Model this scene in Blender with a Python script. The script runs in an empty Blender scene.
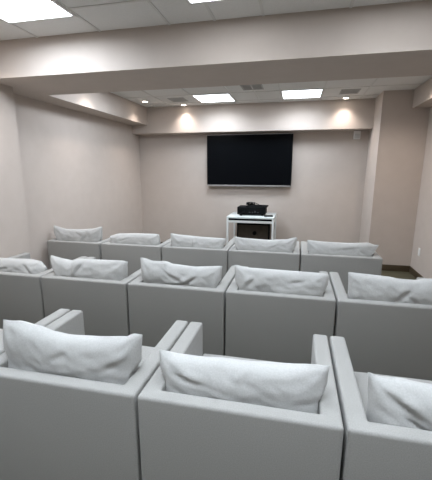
import bpy, bmesh, math, random
from mathutils import Vector, Matrix, noise

sc = bpy.context.scene
C = sc.collection
PI = math.pi
rnd = random.Random(7)

# ------------------------------------------------------------------ materials
def mat(name, col, rough=0.6, metal=0.0, spec=0.5):
    m = bpy.data.materials.new(name); m.use_nodes = True
    b = m.node_tree.nodes['Principled BSDF']
    b.inputs['Base Color'].default_value = (*col, 1)
    b.inputs['Roughness'].default_value = rough
    b.inputs['Metallic'].default_value = metal
    b.inputs['Specular IOR Level'].default_value = spec
    return m

def textured(name, c1, c2, scale, rough=0.8, bump=0.1, detail=4, spec=0.3, stretch=(1, 1, 1), sheen=0.0, bscale=None):
    m = mat(name, c1, rough, 0, spec)
    nt = m.node_tree; N = nt.nodes; L = nt.links
    b = N['Principled BSDF']
    tc = N.new('ShaderNodeTexCoord'); mp = N.new('ShaderNodeMapping')
    mp.inputs['Scale'].default_value = stretch
    L.new(tc.outputs['Object'], mp.inputs['Vector'])
    nz = N.new('ShaderNodeTexNoise'); nz.inputs['Scale'].default_value = scale; nz.inputs['Detail'].default_value = detail
    L.new(mp.outputs['Vector'], nz.inputs['Vector'])
    r = N.new('ShaderNodeValToRGB')
    r.color_ramp.elements[0].position = .3; r.color_ramp.elements[1].position = .7
    r.color_ramp.elements[0].color = (*c1, 1); r.color_ramp.elements[1].color = (*c2, 1)
    L.new(nz.outputs['Fac'], r.inputs['Fac']); L.new(r.outputs['Color'], b.inputs['Base Color'])
    n2 = N.new('ShaderNodeTexNoise'); n2.inputs['Scale'].default_value = bscale or scale * 3; n2.inputs['Detail'].default_value = 3
    L.new(mp.outputs['Vector'], n2.inputs['Vector'])
    bp = N.new('ShaderNodeBump'); bp.inputs['Strength'].default_value = bump; bp.inputs['Distance'].default_value = .01
    L.new(n2.outputs['Fac'], bp.inputs['Height']); L.new(bp.outputs['Normal'], b.inputs['Normal'])
    if sheen: b.inputs['Sheen Weight'].default_value = sheen
    return m

def emit(name, col, strength):
    m = bpy.data.materials.new(name); m.use_nodes = True
    nt = m.node_tree; nt.nodes.clear()
    e = nt.nodes.new('ShaderNodeEmission'); o = nt.nodes.new('ShaderNodeOutputMaterial')
    e.inputs['Color'].default_value = (*col, 1); e.inputs['Strength'].default_value = strength
    nt.links.new(e.outputs[0], o.inputs[0]); return m

WALL = textured('taupe wallcovering', (.500, .437, .392), (.522, .458, .413), 6, .75, .06, 3, .25, bscale=160)
CEIL = textured('ceiling tile', (.70, .695, .68), (.73, .725, .71), 60, .9, .15, 3, .2)
GRID = mat('ceiling grid', (.62, .61, .59), .5)
FLOOR_A, FLOOR_B = (.060, .055, .034), (.092, .085, .055)
BASE = textured('baseboard brown', (.060, .043, .024), (.082, .060, .036), 10, .5, .05, 3, .4)
FAB = textured('light grey upholstery', (.270, .262, .245), (.318, .310, .292), 220, .88, .28, 2, .2, sheen=.12, bscale=420)
FABI = textured('seat upholstery', (.270, .262, .245), (.318, .310, .292), 220, .88, .28, 2, .2, sheen=.12, bscale=420)
PIL = textured('pale pillow linen', (.415, .410, .395), (.475, .470, .455), 150, .85, .34, 2, .2, sheen=.15, bscale=380)
LEG = mat('dark leg', (.03, .028, .025), .45)
WHITE = mat('white lacquer', (.74, .76, .75), .3)
GLOSSW = mat('white glass top', (.70, .76, .75), .12)
BLACK = textured('black plastic', (.004, .0045, .005), (.007, .0075, .008), 40, .6, .04, 2, .06)
BLACKG = mat('screen glass', (.003, .0035, .0045), .25, 0, .05)
SILV = mat('silver trim', (.55, .55, .56), .3, .9)
DBROWN = textured('dark brown panel', (.060, .047, .036), (.085, .068, .052), 14, .5, .05, 3, .4)
GREYP = mat('grey ports', (.035, .038, .04), .5)
VENT = mat('grille grey', (.40, .395, .38), .7)
VBACK = mat('grille backing', (.16, .155, .15), .8)
PLATE = mat('white plastic', (.78, .77, .75), .4)
PANEL = emit('light panel diffuser', (.88, .94, 1.0), 9)
LENS = emit('downlight lens', (1.0, .86, .72), 22)

def floor_mat():
    m = mat('wood plank floor', FLOOR_A, .6, 0, .25); nt = m.node_tree; N = nt.nodes; L = nt.links
    b = N['Principled BSDF']; tc = N.new('ShaderNodeTexCoord')
    br = N.new('ShaderNodeTexBrick'); br.inputs['Scale'].default_value = 1
    br.inputs['Brick Width'].default_value = 1.2; br.inputs['Row Height'].default_value = .18
    br.inputs['Mortar Size'].default_value = .003
    br.inputs['Color1'].default_value = (*FLOOR_A, 1); br.inputs['Color2'].default_value = (*FLOOR_B, 1)
    br.inputs['Mortar'].default_value = (.05, .04, .025, 1)
    L.new(tc.outputs['Object'], br.inputs['Vector'])
    mp = N.new('ShaderNodeMapping'); mp.inputs['Scale'].default_value = (1.5, 18, 1)
    L.new(tc.outputs['Object'], mp.inputs['Vector'])
    nz = N.new('ShaderNodeTexNoise'); nz.inputs['Scale'].default_value = 3; nz.inputs['Detail'].default_value = 6
    L.new(mp.outputs['Vector'], nz.inputs['Vector'])
    mx = N.new('ShaderNodeMixRGB'); mx.blend_type = 'OVERLAY'; mx.inputs['Fac'].default_value = .55
    L.new(br.outputs['Color'], mx.inputs['Color1']); L.new(nz.outputs['Fac'], mx.inputs['Color2'])
    L.new(mx.outputs['Color'], b.inputs['Base Color'])
    return m
FLOOR = floor_mat()

# ------------------------------------------------------------------ helpers
def obj(name, bm, m, parent=None, smooth=True):
    me = bpy.data.meshes.new(name); bmesh.ops.recalc_face_normals(bm, faces=bm.faces)
    bm.to_mesh(me); bm.free()
    me.materials.append(m)
    if smooth:
        me.polygons.foreach_set('use_smooth', [True] * len(me.polygons))
        try: me.set_sharp_from_angle(angle=math.radians(38))
        except Exception: pass
    o = bpy.data.objects.new(name, me); C.objects.link(o)
    if parent: o.parent = parent
    return o

def thing(name, label, cat, loc=(0, 0, 0), group=None, rz=0):
    o = bpy.data.objects.new(name, None); C.objects.link(o)
    o.location = loc; o.rotation_euler = (0, 0, rz); o.empty_display_size = .1
    return tag(o, label, cat, group)

def tag(o, label, cat, group=None):
    o['label'] = label; o['category'] = cat
    if group: o['group'] = group
    return o

def struct(o):
    o['kind'] = 'structure'; return o

def box(bm, x0, x1, y0, y1, z0, z1, bev=0, seg=2):
    v = [bm.verts.new(p) for p in ((x0, y0, z0), (x1, y0, z0), (x1, y1, z0), (x0, y1, z0),
                                   (x0, y0, z1), (x1, y0, z1), (x1, y1, z1), (x0, y1, z1))]
    fs = [bm.faces.new([v[i] for i in q]) for q in ((3, 2, 1, 0), (4, 5, 6, 7), (0, 1, 5, 4), (1, 2, 6, 5), (2, 3, 7, 6), (3, 0, 4, 7))]
    if bev:
        es = list({e for f in fs for e in f.edges})
        bmesh.ops.bevel(bm, geom=es, offset=bev, segments=seg, profile=.6, affect='EDGES', clamp_overlap=True)
    return bm

def B(*a, **k): return box(bmesh.new(), *a, **k)

def cyl(bm, c, r, h, axis='z', n=24, r2=None):
    r2 = r if r2 is None else r2
    M = Matrix.Translation(c)
    if axis == 'y': M = M @ Matrix.Rotation(-PI / 2, 4, 'X')
    if axis == 'x': M = M @ Matrix.Rotation(PI / 2, 4, 'Y')
    bmesh.ops.create_cone(bm, cap_ends=True, segments=n, radius1=r, radius2=r2, depth=h, matrix=M)
    return bm

def ring(bm, c, ro, ri, h, n=32):
    pr = [(ri, 0), (ro, 0), (ro, h * .5), (ro - .004, h), (ri + .003, h)]
    V = []
    for k in range(n):
        a = 2 * PI * k / n
        V.append([bm.verts.new((c[0] + r * math.cos(a), c[1] + r * math.sin(a), c[2] - z)) for r, z in pr])
    for k in range(n):
        A, D = V[k], V[(k + 1) % n]
        for j in range(len(pr)):
            q = (j + 1) % len(pr)
            bm.faces.new((A[j], D[j], D[q], A[q]))
    return bm

def tube(bm, pts, r, n=8):
    P = [Vector(p) for p in pts]; rings = []
    for i, p in enumerate(P):
        t = (P[min(i + 1, len(P) - 1)] - P[max(i - 1, 0)]).normalized()
        a = t.cross(Vector((0, 0, 1)))
        if a.length < 1e-3: a = t.cross(Vector((1, 0, 0)))
        a.normalize(); b = t.cross(a)
        rings.append([bm.verts.new(p + a * r * math.cos(2 * PI * k / n) + b * r * math.sin(2 * PI * k / n)) for k in range(n)])
    for A, D in zip(rings, rings[1:]):
        for k in range(n): bm.faces.new((A[k], A[(k + 1) % n], D[(k + 1) % n], D[k]))
    bm.faces.new(rings[0][::-1]); bm.faces.new(rings[-1])
    return bm

# ------------------------------------------------------------------ room
XL, XR, YB, YF, ZC = -3.14, 1.82, 6.75, -3.6, 2.73
ZS = 2.415             # underside of the side soffits and cross beam
struct(obj('floor', B(XL - .15, XR + .15, YF - .15, YB + .15, -.1, 0), FLOOR, smooth=False))
struct(obj('wall_back', B(XL - .15, XR + .15, YB, YB + .15, 0, ZC + .1), WALL, smooth=False))
struct(obj('wall_front', B(XL - .15, XR + .15, YF - .15, YF, 0, ZC + .1), WALL, smooth=False))
struct(obj('wall_left', B(XL - .15, XL, YF, YB, 0, ZC + .1), WALL, smooth=False))
struct(obj('wall_right', B(XR, XR + .15, YF, YB, 0, ZC + .1), WALL, smooth=False))
struct(obj('wall_left_jog', B(XL, -2.90, YF, 3.27, 0, ZC), WALL, smooth=False))
struct(obj('wall_right_column', B(1.173, XR, 5.9, YB, 0, ZC), WALL, smooth=False))
struct(obj('ceiling', B(XL - .15, XR + .15, YF - .15, YB + .15, ZC, ZC + .1), CEIL, smooth=False))
struct(obj('ceiling_soffit_left', B(XL, -2.82, 3.70, 6.45, ZS, ZC), WALL, smooth=False))
struct(obj('ceiling_soffit_back', B(XL, 1.173, 6.45, YB, 2.264, ZC), WALL, smooth=False))
struct(obj('ceiling_soffit_right', B(1.585, XR, 3.70, 5.9, 2.47, ZC), WALL, smooth=False))
struct(obj('ceiling_beam', B(XL, XR, 2.95, 3.70, ZS, ZC), WALL, smooth=False))
struct(obj('baseboard_back', B(XL, 1.173, YB - .012, YB, 0, .1, bev=.003), BASE))
struct(obj('baseboard_left', B(XL, XL + .012, 3.27, YB - .012, 0, .1, bev=.003), BASE))
struct(obj('baseboard_left_jog', B(-2.90, -2.888, YF, 2.40, 0, .1, bev=.003), BASE))
struct(obj('baseboard_right', B(XR - .012, XR, YF, 5.888, 0, .1, bev=.003), BASE))
struct(obj('baseboard_column', B(1.173, XR - .0, 5.888, 5.9, 0, .1, bev=.003), BASE))
struct(obj('baseboard_column_side', B(1.161, 1.173, 5.888, YB - .012, 0, .1, bev=.003), BASE))

# ceiling grid: slim T-bars
bm = bmesh.new()
for x in (-2.30, -1.685, -1.065, -.69, -.312, .312, .93):
    box(bm, x - .010, x + .010, 3.70, 6.45, ZC - .006, ZC + .002)
for y in (4.31, 4.93, 5.55, 6.17):
    box(bm, -2.82, 1.173 if y > 5.9 else 1.585, y - .010, y + .010, ZC - .0055, ZC + .002)
struct(obj('trim_1', bm, GRID, smooth=False))
bm = bmesh.new()
for x in (-2.30, -1.685, -1.065, -.69, -.312, .312, .93):
    box(bm, x - .010, x + .010, YF, 2.95, ZC - .006, ZC + .002)
for y in (-3.06, -2.44, -1.82, -1.2, -.58, .04, .66, 1.28, 1.90, 2.52):
    box(bm, -2.90, XR, y - .010, y + .010, ZC - .0055, ZC + .002)
struct(obj('trim_2', bm, GRID, smooth=False))

def light_panel(x, y, label, power, spread=180):
    t = thing('ceiling_light_panel', label, 'ceiling light', (x, y, ZC), 'square light panels in the ceiling')
    f = bmesh.new(); s = .305
    for a in ((-s, s, -s, -s + .022), (-s, s, s - .022, s), (-s, -s + .022, -s + .022, s - .022), (s - .022, s, -s + .022, s - .022)):
        box(f, *a, -.012, 0)
    obj('frame', f, GRID, t, smooth=False)
    obj('diffuser', B(-s + .021, s - .021, -s + .021, s - .021, -.008, -.001), PANEL, t, smooth=False)
    l = bpy.data.lights.new('panel_glow', 'AREA'); l.shape = 'SQUARE'; l.size = .55; l.energy = power; l.color = (.78, .88, 1.0); l.spread = math.radians(spread)
    lo = bpy.data.objects.new('panel_glow', l); C.objects.link(lo); lo.location = (x, y, ZC - .016)
    return t
POW = 16
light_panel(-1.375, 5.86, 'bright square ceiling light panel above the left side of the screen', POW, 152)
light_panel(0.0, 5.84, 'bright square ceiling light panel above the right edge of the screen', POW, 152)
light_panel(-1.95, 4.50, 'assumed ceiling light panel hidden behind the cross beam, left of centre', 29)  # unseen panel, assumed here and set to fit the left wall's brightness
light_panel(-.1, 4.25, 'assumed ceiling light panel hidden behind the cross beam, right of centre', 6, 125)  # unseen too, assumed and set to fit the back wall and column
for i, x in enumerate((-1.995, -.50, .62)):  # unseen panels, added to brighten the near rows and the left jog
    w_ = ('left wall', 'middle of the rows', 'right wall')[i]
    light_panel(x, 2.33, 'added ceiling fill panel close behind the cross beam, towards the %s' % w_, (25, 8.6, 8.6)[i], (172, 120, 120)[i])
    light_panel(x, .70, 'added ceiling fill panel above the nearest armchair row, towards the %s' % w_, 8.4, 85)
    light_panel(x, -1.0, 'added ceiling fill panel behind the nearest armchair row, towards the %s' % w_, 12, 100)  # added behind the camera to light the nearest chair backs

def downlight(x, y, label, power=33, cone=112):
    t = thing('recessed_downlight', label, 'downlight', (x, y, ZC), 'round recessed downlights')
    obj('trim_ring', ring(bmesh.new(), (0, 0, 0), .058, .040, .010), PLATE, t)
    obj('lens', cyl(bmesh.new(), (0, 0, -.004), .0405, .006), LENS, t)
    l = bpy.data.lights.new('downlight_beam', 'SPOT'); l.energy = power; l.spot_size = math.radians(cone); l.spot_blend = 1.0
    l.shadow_soft_size = .035; l.color = (1.0, .88, .80)
    lo = bpy.data.objects.new('downlight_beam', l); C.objects.link(lo); lo.location = (x, y, ZC - .02)
downlight(-2.60, 5.883, 'round lit downlight beside the left soffit, near the back left corner')
downlight(-2.05, 6.32, 'round lit downlight against the back soffit, left of the screen')
downlight(.698, 6.30, 'round lit downlight against the back soffit, above the small white wall box')
downlight(-2.60, 4.45, 'round downlight beside the left soffit, hidden behind the cross beam', 30)
downlight(-2.62, 2.58, 'added fill downlight washing the projecting part of the left wall', 40, 120)  # added wall washer that brightens the jog, no such lamp in view
downlight(1.30, 4.95, 'round downlight washing the right soffit near the ceiling edge', 66, 140)

def vent(x, y, w, d, label):
    t = thing('ceiling_vent', label, 'vent', (x, y, ZC), 'square grey grilles in the ceiling')
    f = bmesh.new()
    for a in ((-w, w, -d, -d + .02), (-w, w, d - .02, d), (-w, -w + .02, -d + .02, d - .02), (w - .02, w, -d + .02, d - .02)):
        box(f, *a, -.008, 0)
    obj('frame', f, VENT, t, smooth=False)
    g = bmesh.new()
    n = 9
    for k in range(n):
        yy = -d + .02 + (k + .5) * (2 * d - .04) / n
        box(g, -w + .02, w - .02, yy - .008, yy + .006, -.006, -.001)
    obj('louvre', g, VENT, t, smooth=False)
    obj('backing', B(-w + .02, w - .02, -d + .02, d - .02, -.001, 0), VBACK, t, smooth=False)
vent(-2.00, 5.87, .135, .15, 'grey ceiling vent between the two left downlights')
vent(-.684, 5.24, .15, .15, 'grey ceiling vent in front of and between the two lit panels')
vent(.693, 5.83, .135, .15, 'grey ceiling vent beside the right light panel, near the column')

# ------------------------------------------------------------------ wall things
t = thing('wall_sensor_box', 'small white box on the back wall under the soffit, right of the screen', 'wall box', (.976, YB, 2.185))
obj('housing', B(-.055, .055, -.05, 0, -.07, .07, bev=.010, seg=3), PLATE, t)
obj('front_grille', B(-.042, .042, -.053, -.049, -.056, .020, bev=.001), mat('light grey grille', (.62, .61, .60), .5), t)
t = thing('wall_outlet', 'white outlet plate low on the right wall beside the column', 'outlet', (XR, 5.575, .402))
plate = obj('cover_plate', B(-.007, 0, -.036, .036, -.060, .060, bev=.003), PLATE, t)
for dz in (-.024, .024):
    obj('socket', B(-.009, -.006, -.017, .017, dz - .014, dz + .014, bev=.001), WHITE, plate)

# screen
t = thing('television', 'large black flat screen television mounted on the back wall under the soffit', 'television', (-.91, YB, 1.76))
W2, H2 = .80, .468
obj('housing', B(-W2, W2, -.095, -.04, -H2, H2, bev=.006), BLACK, t)
obj('screen', B(-W2 + .014, W2 - .014, -.0975, -.094, -H2 + .030, H2 - .016), BLACKG, t, smooth=False)
bm = bmesh.new()
box(bm, -W2 - .004, W2 + .004, -.100, -.05, H2 - .002, H2 + .010, bev=.002)
obj('top_trim', bm, SILV, t)
obj('bottom_trim', B(-W2 + .01, W2 - .01, -.104, -.05, -H2 - .012, -H2 + .016, bev=.003), SILV, t)
obj('wall_mount', B(-.35, .35, -.042, -.0015, -.22, .22, bev=.004), BLACK, t)

# ------------------------------------------------------------------ table and what stands on it
TX, TY, TW, TD, TZ = -.760, 6.27, .410, .375, .797
t = thing('side_table', 'white square side table with slim legs, under the screen', 'table', (TX, TY, 0))
obj('table_top', B(-TW, TW, -TD, TD, TZ - .028, TZ, bev=.004), GLOSSW, t)
obj('inner_tray', B(-TW + .036, TW - .036, -TD + .008, TD - .03, TZ - .062, TZ - .030), BLACK, t, smooth=False)
for sx in (-1, 1):
    for sy in (-1, 1):
        cx, cy = sx * (TW - .018), sy * (TD - .018)
        obj('leg', B(cx - .017, cx + .017, cy - .017, cy + .017, 0, TZ - .028, bev=.003), WHITE, t)
for sy in (-1, 1):
    cy = sy * (TD - .018)
    obj('rail', B(-TW + .034, TW - .034, cy - .013, cy + .013, TZ - .104, TZ - .064, bev=.003), WHITE, t)
for sx in (-1, 1):
    cx = sx * (TW - .018)
    obj('rail', B(cx - .013, cx + .013, -TD + .034, TD - .034, TZ - .104, TZ - .064, bev=.003), WHITE, t)

# dark cabinet between the back legs
t = thing('media_cabinet', 'dark brown cabinet with black edges standing under the white table', 'cabinet', (-.752, 6.44, 0))
w, d, h = .300, .125, .63
cab = obj('body', B(-w + .02, w - .02, -d + .015, d, .0, h - .01), DBROWN, t, smooth=False)
f = bmesh.new()
for a in ((-w, -w + .022, 0, h), (w - .022, w, 0, h)): box(f, a[0], a[1], -d, d, a[2], a[3], bev=.002)
for z0, z1 in ((h - .03, h), (.275, .315), (0, .04)): box(f, -w + .022, w - .022, -d, d - .002, z0, z1, bev=.002)
obj('frame', f, BLACK, t)
obj('knob', cyl(cyl(bmesh.new(), (.03, -d - .002, .45), .035, .04, 'y'), (.03, -d - .02, .45), .022, .03, 'y'), BLACK, cab)

# projector
t = thing('projector', 'black projector with cables on the white side table', 'projector', (-.765, 6.28, TZ))
pbody = obj('body', B(-.255, .245, -.17, .17,   .018, .150, bev=.014, seg=3), BLACK, t)
obj('lid', B(-.10, .275, -.15, .16, .148, .166, bev=.008, seg=2), BLACK, t)
bm = bmesh.new()
cyl(bm, (-.14, .19, .08), .052, .07, 'y', 28); cyl(bm, (-.14, .22, .08), .040, .03, 'y', 28)
obj('lens_barrel', bm, BLACK, t)
for sx in (-.2, .19):
    for sy in (-.12, .12): obj('foot', cyl(bmesh.new(), (sx, sy, .009), .020, .0185), BLACK, t)
for x, z, w_, h_ in ((-.03, .058, .014, .008), (.02, .058, .010, .010), (.065, .068, .010, .016), (.115, .055, .014, .006)):
    obj('port', B(x - w_, x + w_, -.173, -.168, z - h_, z + h_), GREYP, pbody, smooth=False)
bm = bmesh.new()
for k in range(7): box(bm, -.225 + k * .018, -.215 + k * .018, -.1725, -.168, .045, .110)
obj('vent_slots', bm, BLACK, t, smooth=False)
pts = [(-.12, -.165, .07)]
for k in range(15):
    a = k / 14
    pts.append((-.12 - .09 * math.sin(a * PI) * .4 - .05 * a, -.178 - .085 * math.sin(a * PI), .07 * (1 - a) ** 2 + .010))
obj('power_cord', tube(bmesh.new(), pts, .010), BLACK, t)
# coil of cable on the lid
pts = []
for k in range(70):
    a = k * .36
    r = .055 + .006 * math.sin(k * 1.7)
    pts.append((r * 1.35 * math.cos(a), r * math.sin(a), .008 + .0007 * k + .004 * math.sin(k * .9)))
pts += [(.12, -.03, .035), (.17, -.05, .012), (.21, -.06, .007)]
o = obj('coiled_cable', tube(bmesh.new(), pts, .0065), BLACK)
o.location = (-.80, 6.27, TZ + .166)
tag(o, 'small coil of black cable lying on top of the projector', 'cable')
t = thing('remote_control', 'small black remote lying on the table beside the projector', 'remote', (-.455, 6.05, TZ), rz=.45)
rbody = obj('body', B(-.075, .075, -.028, .028, 0, .024, bev=.007), BLACK, t)
bm = bmesh.new()
for i in range(4):
    for j in range(2): box(bm, -.04 + i * .02, -.033 + i * .02, -.008 + j * .012, -.004 + j * .012, .0235, .0248)
obj('buttons', bm, GREYP, rbody, smooth=False)

# ------------------------------------------------------------------ armchairs
CW, CL, CH = .788, .735, .70      # width, depth, height
TA, TB = .078, .068               # arm and back thickness
SEAT = .505
def shell_bm():
    w = CW / 2
    out = [(-w, 0), (w, 0), (w, CL), (w - TA, CL), (w - TA, TB), (-w + TA, TB), (-w + TA, CL), (-w, CL)]
    bm = bmesh.new()
    lo = [bm.verts.new((x, y, .055)) for x, y in out]; hi = [bm.verts.new((x, y, CH)) for x, y in out]
    n = len(out)
    bm.faces.new(lo[::-1]); bm.faces.new(hi)
    for k in range(n): bm.faces.new((lo[k], lo[(k + 1) % n], hi[(k + 1) % n], hi[k]))
    bmesh.ops.recalc_face_normals(bm, faces=bm.faces)
    bmesh.ops.bevel(bm, geom=list(bm.edges), offset=.014, segments=3, profile=.55, affect='EDGES')
    return bm
def cut(bm, co, no):
    g = list(bm.verts) + list(bm.edges) + list(bm.faces)
    r = bmesh.ops.bisect_plane(bm, geom=g, plane_co=co, plane_no=no, clear_outer=True)
    es = [e for e in r['geom_cut'] if isinstance(e, bmesh.types.BMEdge)]
    bmesh.ops.holes_fill(bm, edges=es)
    return bm
w = CW / 2
# mitre planes through the back corners
nl = Vector((-TB, TA, 0)).normalized()      # left mitre: line from (-w,0) to (-w+TA,TB)
nr = Vector((TB, TA, 0)).normalized()
def make_chair():
    t = thing('armchair', '', 'armchair')
    back = cut(cut(shell_bm(), (-w, 0, 0), nl), (w, 0, 0), nr)
    obj('backrest', back, FAB, t)
    la = cut(cut(shell_bm(), (0, 0, 0), (1, 0, 0)), (-w, 0, 0), -nl)
    ra = cut(cut(shell_bm(), (0, 0, 0), (-1, 0, 0)), (w, 0, 0), -nr)
    obj('armrest', la, FAB, t); obj('armrest', ra, FAB, t)
    a = w - TA
    obj('seat_base', B(-a, a, TB, CL - .012, .07, .335, bev=.008), FAB, t)
    # seat cushion with a crown
    bm = B(-a + .002, a - .002, TB + .002, CL - .004, .338, SEAT, bev=.022, seg=4)
    bmesh.ops.subdivide_edges(bm, edges=[e for e in bm.edges if e.calc_length() > .3], cuts=6, use_grid_fill=True)
    for v in bm.verts:
        if v.co.z > .45:
            u = v.co.x / a; q = (v.co.y - TB) / (CL - TB) * 2 - 1
            v.co.z += .014 * max(0, 1 - u ** 4) * max(0, 1 - q ** 4)
    obj('seat_cushion', bm, FABI, t)
    for sx in (-1, 1):
        for y in (.05, CL - .05):
            bm = bmesh.new(); cyl(bm, (sx * (w - .05), y, .0285), .016, .057, n=16, r2=.022)
            obj('leg', bm, LEG, t)
    return t
proto = make_chair()
def dup(root):
    r = root.copy(); C.objects.link(r)
    for ch in list(root.children):
        c = ch.copy(); C.objects.link(c); c.parent = r
    return r

# ------------------------------------------------------------------ pillows
def interp(prof, x):
    if x <= prof[0][0]: return prof[0][1]
    for (a, b), (c, d) in zip(prof, prof[1:]):
        if x <= c:
            s = (x - a) / (c - a); s = s * s * (3 - 2 * s) * .6 + s * .4
            return b + (d - b) * s
    return prof[-1][1]

def pillow(xc, yb, prof, hw, T, seed, folds, lean, round_, label, group):
    """xc,yb: chair centre and outer back plane; prof: top edge (x, z); folds: (u, v, angle, length, depth)"""
    NU, NV = 60, 34
    zb = SEAT + .016
    bm = bmesh.new(); r = random.Random(seed); off = Vector((seed * 3.1, seed * 1.7, 0))
    rows = {}
    hw = (hw[0] - .016, hw[1] + .012); xm = (hw[0] + hw[1]) / 2; a = (hw[1] - hw[0]) / 2
    def point(i, j, s):
        u = -1 + 2 * i / NU; v = -1 + 2 * j / NV
        # outline: sides pinched in between the corners
        pin = 1 - .022 * (1 - v * v) * (abs(u) ** 3)
        if round_: pin *= 1 - round_ * max(0, v) ** 2 * abs(u) ** 3 * .10
        X = xm + a * u * pin
        top = interp(prof, xm + a * u) - .014
        bot = zb + .030 * (1 - u * u) * 0 + .012 * abs(u) ** 6
        Z = bot + (top - bot) * (v + 1) / 2
        lim = .3135 + max(0, min(.09, (Z - CH - .002) * .75))
        X = max(-lim, min(lim, X))
        e = (1 - abs(u) ** 5.0) * (1 - (abs(v) ** 2.7 if v > 0 else abs(v) ** 3.8))
        th = T * max(0, e) ** .50
        # creases running out of the corners
        cr = 0
        for cu in (-1, 1):
            for cv in (-1, 1):
                du, dv = (u - cu) * 1.5, (v - cv)
                rr = math.hypot(du, dv) + 1e-4; an = math.atan2(dv, du)
                cr += math.sin(an * 9 + seed + cu * 2 + cv) * math.exp(-rr * 2.1) * min(1, rr * 3) * .007
        n1 = noise.noise(Vector((u * 2.6, v * 1.8, s * .6)) + off) * .009
        n2 = noise.noise(Vector((u * 7 + v * 2, v * 4.2 - u * 1.5, s)) + off) * .0045
        n3 = noise.noise(Vector((u * 16 + v * 6, v * 7, s * 2)) + off) * .0016
        fo = 0
        for fu, fv, an, ln, dp in folds:
            dp *= .75
            du, dv = (u - fu) * 1.7, v - fv
            al = du * math.cos(an) + dv * math.sin(an); ac = -du * math.sin(an) + dv * math.cos(an)
            fo += -dp * math.exp(-(ac / .075) ** 2 - (al / ln) ** 2) + dp * .55 * math.exp(-((ac - .17) / .11) ** 2 - (al / ln) ** 2)
        dis = (cr + n1 + n2 + n3 + fo) * min(1, max(0, e) * 2.6)
        yc = TB + T + .012 + lean * (v + 1) / 2 + .008 * math.sin(u * 2.2 + seed)
        Y = yc + s * max(.0, th + dis)
        Y = max(Y, TB + .003) if Z < CH + .012 else Y
        return (X, Y, Z)
    F, K = {}, {}
    for i in range(NU + 1):
        for j in range(NV + 1):
            border = i in (0, NU) or j in (0, NV)
            p = point(i, j, -1); K[i, j] = bm.verts.new(p)
            F[i, j] = K[i, j] if border else bm.verts.new(point(i, j, 1))
    for i in range(NU):
        for j in range(NV):
            for G in (F, K):
                q = [G[i, j], G[i + 1, j], G[i + 1, j + 1], G[i, j + 1]]
                try: bm.faces.new(q if G is F else q[::-1])
                except ValueError: pass
    o = obj('pillow', bm, PIL); 
    me = o.data
    me.polygons.foreach_set('use_smooth', [True] * len(me.polygons))
    o.location = (xc, yb, 0)
    tag(o, label, 'pillow', group)
    return o

ROWS = {1: (-1.39, 1.125), 2: (-2.088, 2.412), 3: (-2.327, 3.7515)}
RN = {1: 'nearest row', 2: 'middle row', 3: 'far row'}
GA = {1: 'armchairs in the nearest row', 2: 'armchairs in the middle row', 3: 'armchairs in the far row'}
GP = {1: 'pillows in the nearest row', 2: 'pillows in the middle row', 3: 'pillows in the far row'}
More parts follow.
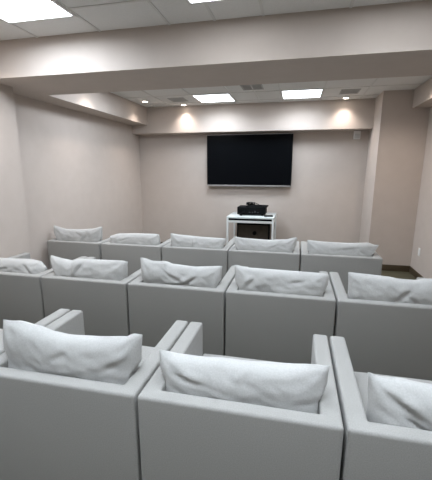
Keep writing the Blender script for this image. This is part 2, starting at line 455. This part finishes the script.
# (row, index from the first measured gap, chair label, pillow data or None)
D = [
 (3, -1, 'pale grey boxy armchair at the left end of the far row, by the wall',
  [(-.376, .884), (-.21, .846), (.004, .848), (.196, .863), (.318, .892)], (-.385, .335), .070, 1, [(.35, .35, 1.0, .25, .014), (.1, .6, -.6, .3, .010)], .03, 0,
  'pale pillow with two raised corners on the far row armchair by the left wall'),
 (3, 0, 'pale grey boxy armchair in the far row, second from the left wall',
  [(-.40, .770), (-.358, .786), (-.242, .815), (.038, .829), (.29, .833), (.33, .826)], (-.39, .325), .074, 2, [(-.3, .5, .3, .4, .012)], .03, .8,
  'slumped low pillow with a rounded left end, second from left in the far row'),
 (3, 1, 'pale grey boxy armchair in the far row, just left of the white table',
  [(-.322, .845), (-.216, .834), (.066, .821), (.354, .817)], (-.335, .335), .072, 3, [(-.05, .5, 1.5, .4, .015)], .03, 0,
  'pale pillow dented at the middle, in the far row just left of the white table'),
 (3, 2, 'pale grey boxy armchair of the far row in front of the white table',
  [(-.35, .842), (-.259, .830), (.026, .823), (.225, .837), (.345, .864)], (-.345, .345), .070, 4, [(.3, .5, .5, .3, .008)], .03, 0,
  'smooth pale pillow with a raised right corner in front of the white table'),
 (3, 3, 'pale grey boxy armchair at the right end of the far row by the column',
  [(-.321, .838), (-.15, .830), (.09, .828), (.275, .839), (.351, .818)], (-.325, .378), .073, 5, [(.2, .6, .2, .5, .010), (.5, .4, 2.2, .2, .010)], .03, .15,
  'lumpy pale pillow at the right end of the far row, nearest the column'),
 (2, -1, 'pale grey boxy armchair, leftmost of the middle row, cut by the photo edge',
  [(-.328, .808), (-.109, .803), (.136, .807), (.253, .792), (.325, .745)], (-.335, .325), .076, 6, [(.5, .5, -.9, .4, .012), (-.2, .4, .2, .4, .010)], .03, .9,
  'slumped pillow with a drooping right end at the left end of the middle row'),
 (2, 0, 'pale grey boxy armchair in the middle row, second from the left wall',
  [(-.40, .862), (-.283, .838), (-.193, .824), (-.117, .845), (.078, .846), (.281, .851), (.32, .846)], (-.395, .320), .072, 7, [(-.18, .45, 1.05, .5, .015), (-.35, .3, 1.5, .35, .016)], .025, 0,
  'pale pillow with a deep diagonal fold, second in the middle row'),
 (2, 1, 'pale grey boxy armchair in the middle row, third from the left wall',
  [(-.324, .888), (-.231, .865), (-.134, .870), (-.075, .850), (.117, .840), (.334, .861)], (-.335, .335), .072, 8, [(.25, .25, .75, .35, .024), (-.1, .35, -.55, .5, .016), (.05, .05, .1, .3, .016)], .025, 0,
  'crumpled pale pillow with a pinched crease and tall left corner, third in middle row'),
 (2, 2, 'pale grey boxy armchair in the middle row, fourth from the left wall',
  [(-.348, .874), (-.246, .858), (-.024, .857), (.176, .857), (.303, .856), (.344, .846)], (-.345, .340), .074, 9, [(-.6, .4, 1.0, .3, .014), (.35, .55, .3, .3, .012)], .025, 0,
  'wide pale pillow with a wrinkled left corner, fourth from left in the middle row'),
 (2, 3, 'pale grey boxy armchair, rightmost of the middle row, cut by the photo edge',
  [(-.308, .871), (-.205, .867), (-.047, .860), (.018, .850), (.119, .849), (.216, .866), (.326, .869)], (-.300, .340), .074, 10, [(.1, .35, .9, .3, .018), (.3, .1, 2.2, .25, .014)], .025, 0,
  'pale pillow on the right end of the middle row, in front of the column'),
 (1, -1, 'pale grey armchair of the nearest row at far left, only its arm showing', None),
 (1, 0, 'pale grey boxy armchair in the nearest row at the lower left, back in view',
  [(-.331, .885), (-.291, .889), (-.179, .874), (-.096, .855), (-.014, .848), (.129, .855), (.27, .869), (.318, .890), (.352, .888)], (-.362, .345), .074, 11, [(.72, .35, .5, .3, .014), (.0, .55, .7, .3, .010)], .025, 0,
  'large pale pillow with perked corners at the lower left, nearest row'),
 (1, 1, 'pale grey boxy armchair at bottom centre, in the middle of the nearest row',
  [(-.355, .830), (-.283, .819), (-.183, .818), (-.086, .823), (.005, .820), (.163, .826), (.341, .842)], (-.350, .340), .074, 12, [(-.6, .5, -.25, .3, .016), (.1, .7, 1.4, .2, .010)], .025, 0,
  'large pale pillow in the bottom centre, on the middle armchair of the nearest row'),
 (1, 2, 'pale grey boxy armchair at the lower right, partly outside the photo, nearest row',
  [(-.31, .846), (-.265, .832), (-.195, .830), (-.103, .816), (.1, .808), (.33, .824)], (-.295, .340), .074, 13, [(-.6, .45, -.6, .35, .020), (-.5, .1, -.7, .35, .016)], .025, 0,
  'large pale pillow with diagonal creases at the lower right corner, nearest row'),
]
first = True
for e in D:
    row, i, lab = e[0], e[1], e[2]
    x0, y = ROWS[row]
    x = x0 + .8 * i + .4
    ch = proto if first else dup(proto); first = False
    sx = 1.0
    if row == 3 and i == -1: x, sx = -2.712, .945
    if row == 3 and i == 3: x, sx = x + .016, 1.038
    ch.location = (x, y, 0); ch.scale = (sx, 1, 1)
    ch['label'] = lab; ch['group'] = GA[row]
    if e[3]:
        prof, hw, T, seed, folds, lean, rd, plab = e[3:]
        p = pillow(x, y, prof, hw, T, seed, folds, lean, rd, plab, GP[row])
        if sx != 1: p.scale = (sx, 1, 1)

# ------------------------------------------------------------------ camera, world, view
cam = bpy.data.cameras.new('camera'); co = bpy.data.objects.new('camera', cam); C.objects.link(co)
yaw, pit, roll, f = .2258955, .2151315, .00167908, 347.427
fw = Vector((-math.sin(yaw) * math.cos(pit), math.cos(yaw) * math.cos(pit), -math.sin(pit)))
r = Vector((math.cos(yaw), math.sin(yaw), 0)); u = r.cross(fw)
r2 = r * math.cos(roll) + u * math.sin(roll); u2 = -r * math.sin(roll) + u * math.cos(roll)
M = Matrix((r2, u2, -fw)).transposed().to_4x4(); M.translation = (0, 0, 1.585)
co.matrix_world = M
cam.sensor_fit = 'VERTICAL'; cam.sensor_height = 36; cam.lens = f * 36 / 480
cam.shift_y = 6 / 480; cam.clip_start = .05
sc.camera = co
wd = bpy.data.worlds.new('world'); sc.world = wd; wd.use_nodes = True
wd.node_tree.nodes['Background'].inputs['Color'].default_value = (.02, .02, .02, 1)
vs = sc.view_settings
vs.view_transform = 'Standard'; vs.look = 'None'; vs.gamma = 1; vs.use_curve_mapping = False
vs.exposure = 0.0
sc.cycles.max_bounces = 8; sc.cycles.diffuse_bounces = 5
